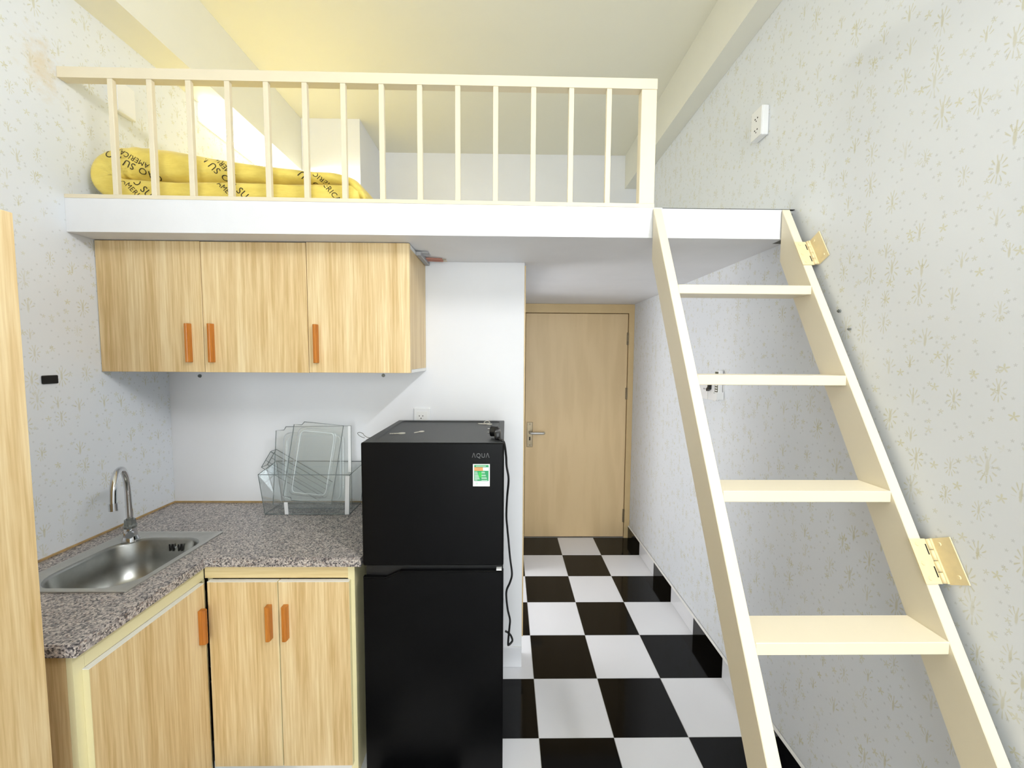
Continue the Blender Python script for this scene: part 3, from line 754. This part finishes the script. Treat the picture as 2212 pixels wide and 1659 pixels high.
bm = bmesh.new(); tube(bm, [(-.083 + .013 * math.cos(2 * PI * i / 24), 1.768 + .011 * math.sin(2 * PI * i / 24), FZ + .002 + .006 * max(0, math.sin(2 * PI * i / 24))) for i in range(25)], .0013, 6); obj('key_ring', bm, 'keymetal', k3)
bm = bmesh.new(); prism(bm, [(-.122, 1.766), (-.121, 1.773), (-.092, 1.7715), (-.088, 1.764)], FZ - .0032, FZ - .0008, 'XY'); obj('second_blade', bm, 'keymetal', k3)

# ------------------------------------------------------------------ wall fittings
def socket(parent, face, u0, z, horizontal, pitch, round_=True):
    pass
so = thing('wall_socket', 'white single socket plate on the kitchen wall behind the fridge', 'socket', (-.392, YK, 1.16))
pl = obj('plate', B(-.4305, -.3545, YK - .010, YK - .0005, 1.155, 1.2745, bev=.003, seg=2), 'white', so)
obj('insert', B(-.418, -.367, YK - .0115, YK - .0101, 1.205, 1.258), 'edge', so)
for s in (-1, 1):
    bm = bmesh.new(); prism(bm, [(-.3965 + s * .0062, 1.2345), (-.3965 + s * .0062, 1.2405), (-.3965 + s * .0118, 1.2375)], YK - .0121, YK - .0114, 'XZ'); obj('hole', bm, 'dark', so)
bm = bmesh.new(); cyl(bm, (-.3965, YK - .0114, 1.2265), (-.3965, YK - .0122, 1.2265), .0026, n=10); obj('hole', bm, 'dark', so)

def side_socket(name, label, xw, sgn, y0, y1, z0, z1, depth, pairs):
    """surface-mounted box on a side wall, sgn = direction into the room"""
    t = thing(name, label, 'socket', (xw, (y0 + y1) / 2, z0))
    a, b = sorted((xw + sgn * .0005, xw + sgn * depth)); obj('box', B(a, b, y0, y1, z0, z1, bev=.003, seg=2), 'white', t)
    a, b = sorted((xw + sgn * depth, xw + sgn * (depth + .003))); obj('plate', B(a, b, y0 + .001, y1 - .001, z0 + .001, z1 - .001, bev=.001), 'white', t)
    for z in pairs:
        for dy, dz, r in ((-.008, .004, .0032), (.008, .004, .0032), (0, -.006, .0026)):
            bm = bmesh.new(); xx = xw + sgn * (depth + .003); cyl(bm, (xx, (y0 + y1) / 2 + dy, z + dz), (xx + sgn * .0006, (y0 + y1) / 2 + dy, z + dz), r, n=10); obj('hole', bm, 'dark', t)
    return t
side_socket('wall_socket', 'white double socket box high on the right wall above the ladder', XR, -1, 1.672, 1.742, 2.41, 2.525, .027, (2.485, 2.44))
side_socket('wall_socket', 'pale blank switch box on the left loft wall behind the railing', XL, 1, 1.695, 1.775, 2.478, 2.60, .02, ())
t = side_socket('wall_socket', 'grey-white double outlet behind the ladder beside the remote', XR, -1, 1.965, 2.135, 1.305, 1.4, .012, ())
for dy in (-.006, .006): obj('hole', B(XR - .0158, XR - .0149, 2.085 + dy - .0015, 2.085 + dy + .0015, 1.354, 1.362), 'dark', t)
obj('divider', B(XR - .0185, XR - .015, 2.044, 2.050, 1.308, 1.397), 'edge', t)
bm = bmesh.new(); prism(bm, [(2.012, 1.392), (2.024, 1.392), (2.026, 1.372), (2.040, 1.360), (2.036, 1.349), (2.014, 1.360)], XR - .030, XR - .0151, 'YZ'); obj('black_adapter', bm, 'black', t)
rh = thing('remote_holder', 'white wall holder carrying the air conditioner remote', 'holder', (XR, 1.955, 1.31))
obj('back', B(XR - .004, XR - .0005, 1.922, 1.964, 1.316, 1.40, bev=.001), 'white', rh)
bm = bmesh.new(); box(bm, XR - .034, XR - .0305, 1.922, 1.964, 1.316, 1.344); box(bm, XR - .0305, XR - .0042, 1.922, 1.9245, 1.316, 1.352); box(bm, XR - .0305, XR - .0042, 1.9615, 1.964, 1.316, 1.352); box(bm, XR - .0305, XR - .0042, 1.9246, 1.9614, 1.316, 1.3185)
obj('cup', bm, 'white', rh)
rc = thing('remote_control', 'slim white remote control standing in the wall holder', 'remote control', (XR - .017, 1.943, 1.319))
obj('body', B(XR - .027, XR - .006, 1.9255, 1.9608, 1.319, 1.456, bev=.003, seg=2), 'white', rc)
obj('display', B(XR - .0278, XR - .0271, 1.9285, 1.9578, 1.425, 1.450), 'screen', rc)
kp = obj('keypad', B(XR - .0278, XR - .0271, 1.9285, 1.9578, 1.352, 1.405), 'screen', rc)
for r_ in range(4):
    for q in range(2): obj('button', B(XR - .0286, XR - .0279, 1.934 + q * .011, 1.942 + q * .011, 1.357 + r_ * .012, 1.363 + r_ * .012), 'white', kp)
for (y, z, lab, r) in ((1.2673, 1.6644, 'small grey anchor nut in the right wall beside the ladder, upper one', .0055), (1.2254, 1.6054, 'small grey screw head in the right wall beside the ladder, lower one', .004)):
    bm = bmesh.new(); cyl(bm, (XR - .0003, y, z), (XR - .006, y, z), r, n=6); cyl(bm, (XR - .006, y, z), (XR - .009, y, z), r * .5, n=8); tag(obj('wall_screw', bm, 'wrap'), lab, 'screw', 'wall screws')
for (x, z, lab) in ((-1.4189, 1.4185, 'dark screw plug in the kitchen wall under the left cabinet doors'), (-.5728, 1.4254, 'dark screw plug in the kitchen wall under the right cabinet door')):
    bm = bmesh.new(); cyl(bm, (x, YK - .0003, z), (x, YK - .005, z), .0085, .007, n=12); cyl(bm, (x, YK - .005, z), (x, YK - .007, z), .0035, n=8); tag(obj('wall_screw', bm, 'wrap'), lab, 'screw', 'wall screws')
bp = B(XL + .0005, XL + .006, 1.384, 1.4335, 1.4135, 1.4425, bev=.0028, seg=2)
tag(obj('wall_plate', bp, 'dark'), 'small black rounded cover plate on the left wall above the sink', 'cover plate')
# cables and duct stub beside the hanging cabinet
cb = thing('cable_bundle', 'short bundle of grey and reddish cables beside the top of the hanging cabinet', 'cables', (-.35, 1.82, 1.925))
obj('duct', B(-.3725, -.352, 1.70, 1.893, 1.928, 1.9445, bev=.002), 'greycable', cb)
for k in range(3):
    bm = bmesh.new(); tube(bm, [(-.352, 1.71 + k * .022, 1.9425), (-.335, 1.712 + k * .022, 1.9435), (-.326, 1.72 + k * .022, 1.9445)], .0035, 8); obj('cable', bm, 'greycable', cb)
for k in range(2):
    bm = bmesh.new(); tube(bm, [(-.352, 1.805 + k * .034, 1.941), (-.32, 1.815 + k * .032, 1.9415), (-.285, 1.828 + k * .03, 1.9425)], .0048, 8); obj('cable', bm, 'pink', cb)
    bm = bmesh.new(); tube(bm, [(-.285, 1.828 + k * .03, 1.9425), (-.268, 1.833 + k * .028, 1.943)], .002, 6); obj('bare_wire', bm, 'nickel', cb)

# ------------------------------------------------------------------ clear fridge bins on the worktop
def sheet(bm, q, th=0):
    """thin clear sheet through four 3-D corners; its thickness shows in the edge beads"""
    bm.faces.new([bm.verts.new(p) for p in q])
def bar(bm, q, th):
    q = [Vector(p) for p in q]; n = (q[1] - q[0]).cross(q[3] - q[0]).normalized() * th
    A = [bm.verts.new(p) for p in q]; Q = [bm.verts.new(p + n) for p in q]
    bm.faces.new(A[::-1]); bm.faces.new(Q)
    for i in range(4): bm.faces.new((A[i], A[(i + 1) % 4], Q[(i + 1) % 4], Q[i]))
    bmesh.ops.recalc_face_normals(bm, faces=bm.faces[:])
TH = .002
cr = thing('crisper_drawer', 'open clear plastic crisper drawer standing on the worktop, holding the other bins', 'drawer', (-.86, 1.8, CT))
bt = [(-1.05, 1.748), (-.682, 1.748), (-.682, 1.885), (-1.05, 1.885)]; rm = [(-1.027, 1.672), (-.648, 1.672), (-.66, 1.893), (-1.075, 1.893)]
ZB, ZR = CT + .0008, 1.021
bm = bmesh.new(); sheet(bm, [(x, y, ZB) for x, y in bt], TH); obj('base', bm, 'clear', cr)
for i, n in enumerate(('front_wall', 'side_wall', 'back_wall', 'side_wall')):
    j = (i + 1) % 4; zr = ZR
    bm = bmesh.new(); sheet(bm, [(*bt[i], ZB + .002), (*bt[j], ZB + .002), (*rm[j], zr), (*rm[i], zr)], TH); obj(n, bm, 'clear', cr)
bm = bmesh.new(); tube(bm, [(*p, ZR) for p in rm + rm[:1]], .0017, 6); obj('rim', bm, 'edgedark', cr)
bm = bmesh.new()
for i in range(4): tube(bm, [(*bt[i], ZB + .001), (*rm[i], ZR)], .0013, 6)
obj('corner_edge', bm, 'edgedark', cr)
bm = bmesh.new(); tube(bm, [(*p, ZB + .003) for p in bt + bt[:1]], .002, 6); obj('foot_edge', bm, 'edgedark', cr)
for xa, xb, top, db in ((-.667, -.649, ZR - .006, .034), (-.951, -.936, .885, .010)):
    f = lambda z: 1.748 - (z - CT) / (ZR - CT) * .076
    bm = bmesh.new(); bar(bm, [(xa - db, f(CT + .004) - .0035, CT + .004), (xb - db, f(CT + .004) - .0035, CT + .004), (xb, f(top) - .0035, top), (xa, f(top) - .0035, top)], -.0025); obj('white_strip', bm, 'white', cr)

def tray(name, label, q, lip, notch, strip=False):
    """clear shelf tray: plate with an embossed rounded frame and a lip, corners q = TL, TR, BR, BL"""
    TL, TR, BR, BL = [Vector(p) for p in q]
    base = (BL + BR) / 2; t = thing(name, label, 'shelf tray', base, 'clear fridge fittings on the worktop')
    P = lambda u, v: TL * (1 - u) * (1 - v) + TR * u * (1 - v) + BR * u * v + BL * (1 - u) * v
    N = (TR - TL).cross(BL - TL).normalized()
    if N.y > 0: N = -N
    out = [(notch, .0), (1, 0), (1, 1), (notch * .9, 1), (notch * .8, .965), (0, .955), (0, .045), (notch * .8, .04)]
    bm = bmesh.new(); A = [bm.verts.new(P(u, v)) for u, v in out]; Q = [bm.verts.new(P(u, v) - N * TH) for u, v in out]
    bm.faces.new(A); bm.faces.new(Q[::-1])
    for i in range(len(out)): bm.faces.new((A[i], Q[i], Q[(i + 1) % len(out)], A[(i + 1) % len(out)]))
    bmesh.ops.recalc_face_normals(bm, faces=bm.faces[:]); obj('plate', bm, 'clear', t)
    bm = bmesh.new(); tube(bm, [P(u, v) for u, v in out + out[:1]], .0016, 6); obj('edge', bm, 'edgedark', t)
    # embossed frame: a raised rounded channel, as two rings and the wall between them
    r1 = [(u, v) for u, v, _ in rrect(.10, .92, .07, .93, .09, 5, 0)]; r2 = [(u, v) for u, v, _ in rrect(.17, .86, .11, .89, .07, 5, 0)]
    bm = bmesh.new(); loft(bm, [[P(u, v) + N * .0005 for u, v in r1], [P(u, v) + N * lip for u, v in [(u * .96 + .02, v * .97 + .015) for u, v in r1]], [P(u, v) + N * lip for u, v in r2], [P(u, v) + N * .0005 for u, v in r2]]); 
    obj('embossed_frame', bm, 'clear', t, True)
    bm = bmesh.new(); tube(bm, [P(u, v) + N * lip for u, v in r2 + r2[:1]], .0014, 6); obj('frame_edge', bm, 'edgeglint', t)
    if strip:
        bm = bmesh.new(); q = [P(.96, .0), P(1.0, .0), P(1.0, .56), P(.96, .56)]; bar(bm, [p + N * .0012 for p in q], .0022); obj('white_strip', bm, 'white', t)
    return t
tray('shelf_tray', 'clear plastic shelf tray tilted at the front of the crisper drawer',
     [(-.918, 1.765, 1.232), (-.708, 1.765, 1.212), (-.760, 1.745, .868), (-.970, 1.745, .890)], .006, .2)
tray('shelf_tray', 'clear plastic shelf tray standing upright at the back of the crisper drawer',
     [(-1.035, 1.83, 1.194), (-.7, 1.83, 1.2), (-.692, 1.80, .83), (-1.045, 1.80, .83)], .006, .13, True)
# tilted door bin
bn = thing('door_bin', 'clear plastic door bin tilted behind the shelf trays, its end sticking out left', 'bin', (-.95, 1.86, .88))
ca, sa = math.cos(math.radians(-31)), math.sin(math.radians(-31))
def Rb(u, y, v): return (-1.115 + u * ca - v * sa, y, 1.005 + u * sa + v * ca)
LU, HV, y0, y1 = .30, .085, 1.842, 1.888
for n, q in (('front_wall', [Rb(0, y0, 0), Rb(LU, y0, 0), Rb(LU, y0, HV), Rb(0, y0, HV)]), ('back_wall', [Rb(0, y1, 0), Rb(LU, y1, 0), Rb(LU, y1, HV), Rb(0, y1, HV)]),
             ('base', [Rb(0, y0, 0), Rb(LU, y0, 0), Rb(LU, y1, 0), Rb(0, y1, 0)]), ('end_wall', [Rb(0, y0, 0), Rb(0, y1, 0), Rb(0, y1, HV), Rb(0, y0, HV)]), ('end_wall', [Rb(LU, y0, 0), Rb(LU, y1, 0), Rb(LU, y1, HV), Rb(LU, y0, HV)])):
    bm = bmesh.new(); sheet(bm, q, .0018); obj(n, bm, 'clear', bn)
bm = bmesh.new()
for y in (y0, y1):
    tube(bm, [Rb(0, y, 0), Rb(LU, y, 0)], .0013, 6); tube(bm, [Rb(0, y, HV), Rb(LU, y, HV)], .0016, 6); tube(bm, [Rb(0, y, 0), Rb(0, y, HV)], .0016, 6)
    tube(bm, [Rb(0, y, HV * .45), Rb(LU, y, HV * .45)], .001, 6)
tube(bm, [Rb(0, y0, 0), Rb(0, y1, 0)], .0013, 6); tube(bm, [Rb(0, y0, HV), Rb(0, y1, HV)], .0013, 6)
obj('edges', bm, 'edgedark', bn)
# leaning clear panel between drawer and fridge
lp = thing('clear_panel', 'clear plastic shelf panel leaning between the crisper drawer and the fridge', 'shelf panel', (-.58, 1.78, CT))
q = [(-.640, 1.70, 1.03), (-.515, 1.70, 1.17), (-.515, 1.89, 1.17), (-.640, 1.89, 1.03)]
q = [(-.628, 1.74, .822), (-.628, 1.88, .822), (-.53, 1.88, 1.16), (-.53, 1.74, 1.16)]
bm = bmesh.new(); sheet(bm, q, .002); obj('plate', bm, 'clear', lp)
bm = bmesh.new(); tube(bm, q + q[:1], .0014, 6); obj('edge', bm, 'edgedark', lp)
# wire hook
bm = bmesh.new(); tube(bm, spline([(-.500, 1.43, 1.2255), (-.512, 1.435, 1.228), (-.524, 1.44, 1.234), (-.528, 1.44, 1.241), (-.520, 1.44, 1.2435), (-.508, 1.437, 1.240), (-.503, 1.434, 1.2345), (-.490, 1.43, 1.2275), (-.478, 1.43, 1.2262)], 40), .0011, 6)
tag(obj('wire_hook', bm, 'wrap'), 'tiny bent wire hook at the left edge of the fridge top', 'wire')

# ------------------------------------------------------------------ ladder
ld = thing('loft_ladder', 'cream painted wooden ladder with flat treads leaning up to the loft', 'ladder', (.77, .42, 0))
SL, YA = .5465, .3683                    # front line: Y = YA + SL * Z
top = 2.046
poly = [(YA, 0), (YA + .1, 0), (1.4895, (1.4895 - YA - .1) / SL), (1.4895, top), (YA + SL * top - .0, top)]
poly = [(YA, 0), (YA + .1, 0), (1.4895, (1.4895 - YA - .1) / SL), (1.4895, (1.4895 - YA) / SL)]
for x0, x1 in ((.525, .555), (.992, 1.0205)):
    bm = bmesh.new(); prism(bm, poly, x0, x1, 'YZ'); bmesh.ops.bevel(bm, geom=bm.edges[:], offset=.0015, segments=1, affect='EDGES')
    obj('stringer', bm, 'ladder', ld)
for z in (1.7525, 1.4665, 1.1765, .8865, .597, .307):
    y = YA + SL * z
    obj('tread', B(.5553, .9917, y - .002, y + .095, z - .029, z, bev=.0015), 'ladder', ld)
U = Vector((0, SL, 1)).normalized(); NN = Vector((0, -1, SL)).normalized()
def lad(x, s, n, z0):                    # point on ladder: x, along s, off the face n, starting at height z0
    return Vector((x, YA + SL * z0, z0)) + U * s + NN * n
def obox(bm, x0, x1, s0, s1, n0, n1, z0):
    v = [bm.verts.new(lad(x, s, n, z0)) for x in (x0, x1) for s in (s0, s1) for n in (n0, n1)]
    for f in ((0, 1, 3, 2), (4, 6, 7, 5), (0, 4, 5, 1), (2, 3, 7, 6), (0, 2, 6, 4), (1, 5, 7, 3)): bm.faces.new([v[i] for i in f])
    bmesh.ops.recalc_face_normals(bm, faces=bm.faces[:])
for z0 in (1.827, .988):
    hg = obj('hinge', (lambda b: (obox(b, .988, 1.027, 0, .1, .0003, .003, z0), b)[1])(bmesh.new()), 'hinge', ld, label='cream painted steel butt hinge')
    for k in range(4):
        s0 = .001 + k * .0248; bm = bmesh.new(); cyl(bm, lad(1.031, s0, .0045, z0), lad(1.031, s0 + .0235, .0045, z0), .0045, n=12); obj('knuckle', bm, 'hinge', hg, True)
    bm = bmesh.new(); obox(bm, 1.0385, 1.0415, -.002, .1, .008, .052, z0); obj('wall_leaf', bm, 'hinge', hg)
    bm = bmesh.new(); obox(bm, 1.0335, 1.0425, 0, .1, .003, .009, z0); obj('wall_leaf', bm, 'hinge', hg)
    for s in (.012, .045, .088):
        bm = bmesh.new(); cyl(bm, lad(1.003 if s != .045 else 1.0, s, .003, z0), lad(1.003 if s != .045 else 1.0, s, .0046, z0), .0052, .004, n=12); obj('screw', bm, 'hinge', hg)
    for s in (.014, .086):
        bm = bmesh.new(); p = lad(1.0384, s, .036 if s < .05 else .022, z0); cyl(bm, p, p - Vector((.0018, 0, 0)), .0052, .004, n=12); obj('screw', bm, 'hinge', hg)
    for s0 in (.026, .076):
        bm = bmesh.new(); obox(bm, 1.0215, 1.0245, s0 - .012, s0 + .012, .0031, .0034, z0); obj('slot', bm, 'dark', hg)

# ------------------------------------------------------------------ wardrobe
wd = thing('wardrobe', 'tall light oak wardrobe at the left edge beside the sink cabinet', 'wardrobe', (-1.3, .3, 0))
WX = -1.052
obj('side_panel', B(XL + .002, WX, .872, .888, .001, 1.81), 'wood', wd)
obj('side_panel', B(XL + .002, WX, -.32, -.304, .001, 1.81), 'wood', wd)
obj('top_panel', B(XL + .002, WX, -.304, .872, 1.794, 1.81), 'wood', wd)
obj('plinth', B(XL + .002, WX - .02, -.303, .871, .001, .06), 'wood', wd)
obj('back_panel', B(XL + .002, XL + .008, -.303, .871, .061, 1.793), 'wood', wd)
for y0, y1, hy in ((-.319, .283, .24), (.286, .887, .33)):
    d = obj('door', B(WX + .0005, WX + .0175, y0, y1, .062, 1.809, bev=.001), 'wood', wd)
    obj('handle', B(WX + .018, WX + .038, hy - .009, hy + .009, .85, 1.0, bev=.002), 'handle', d)
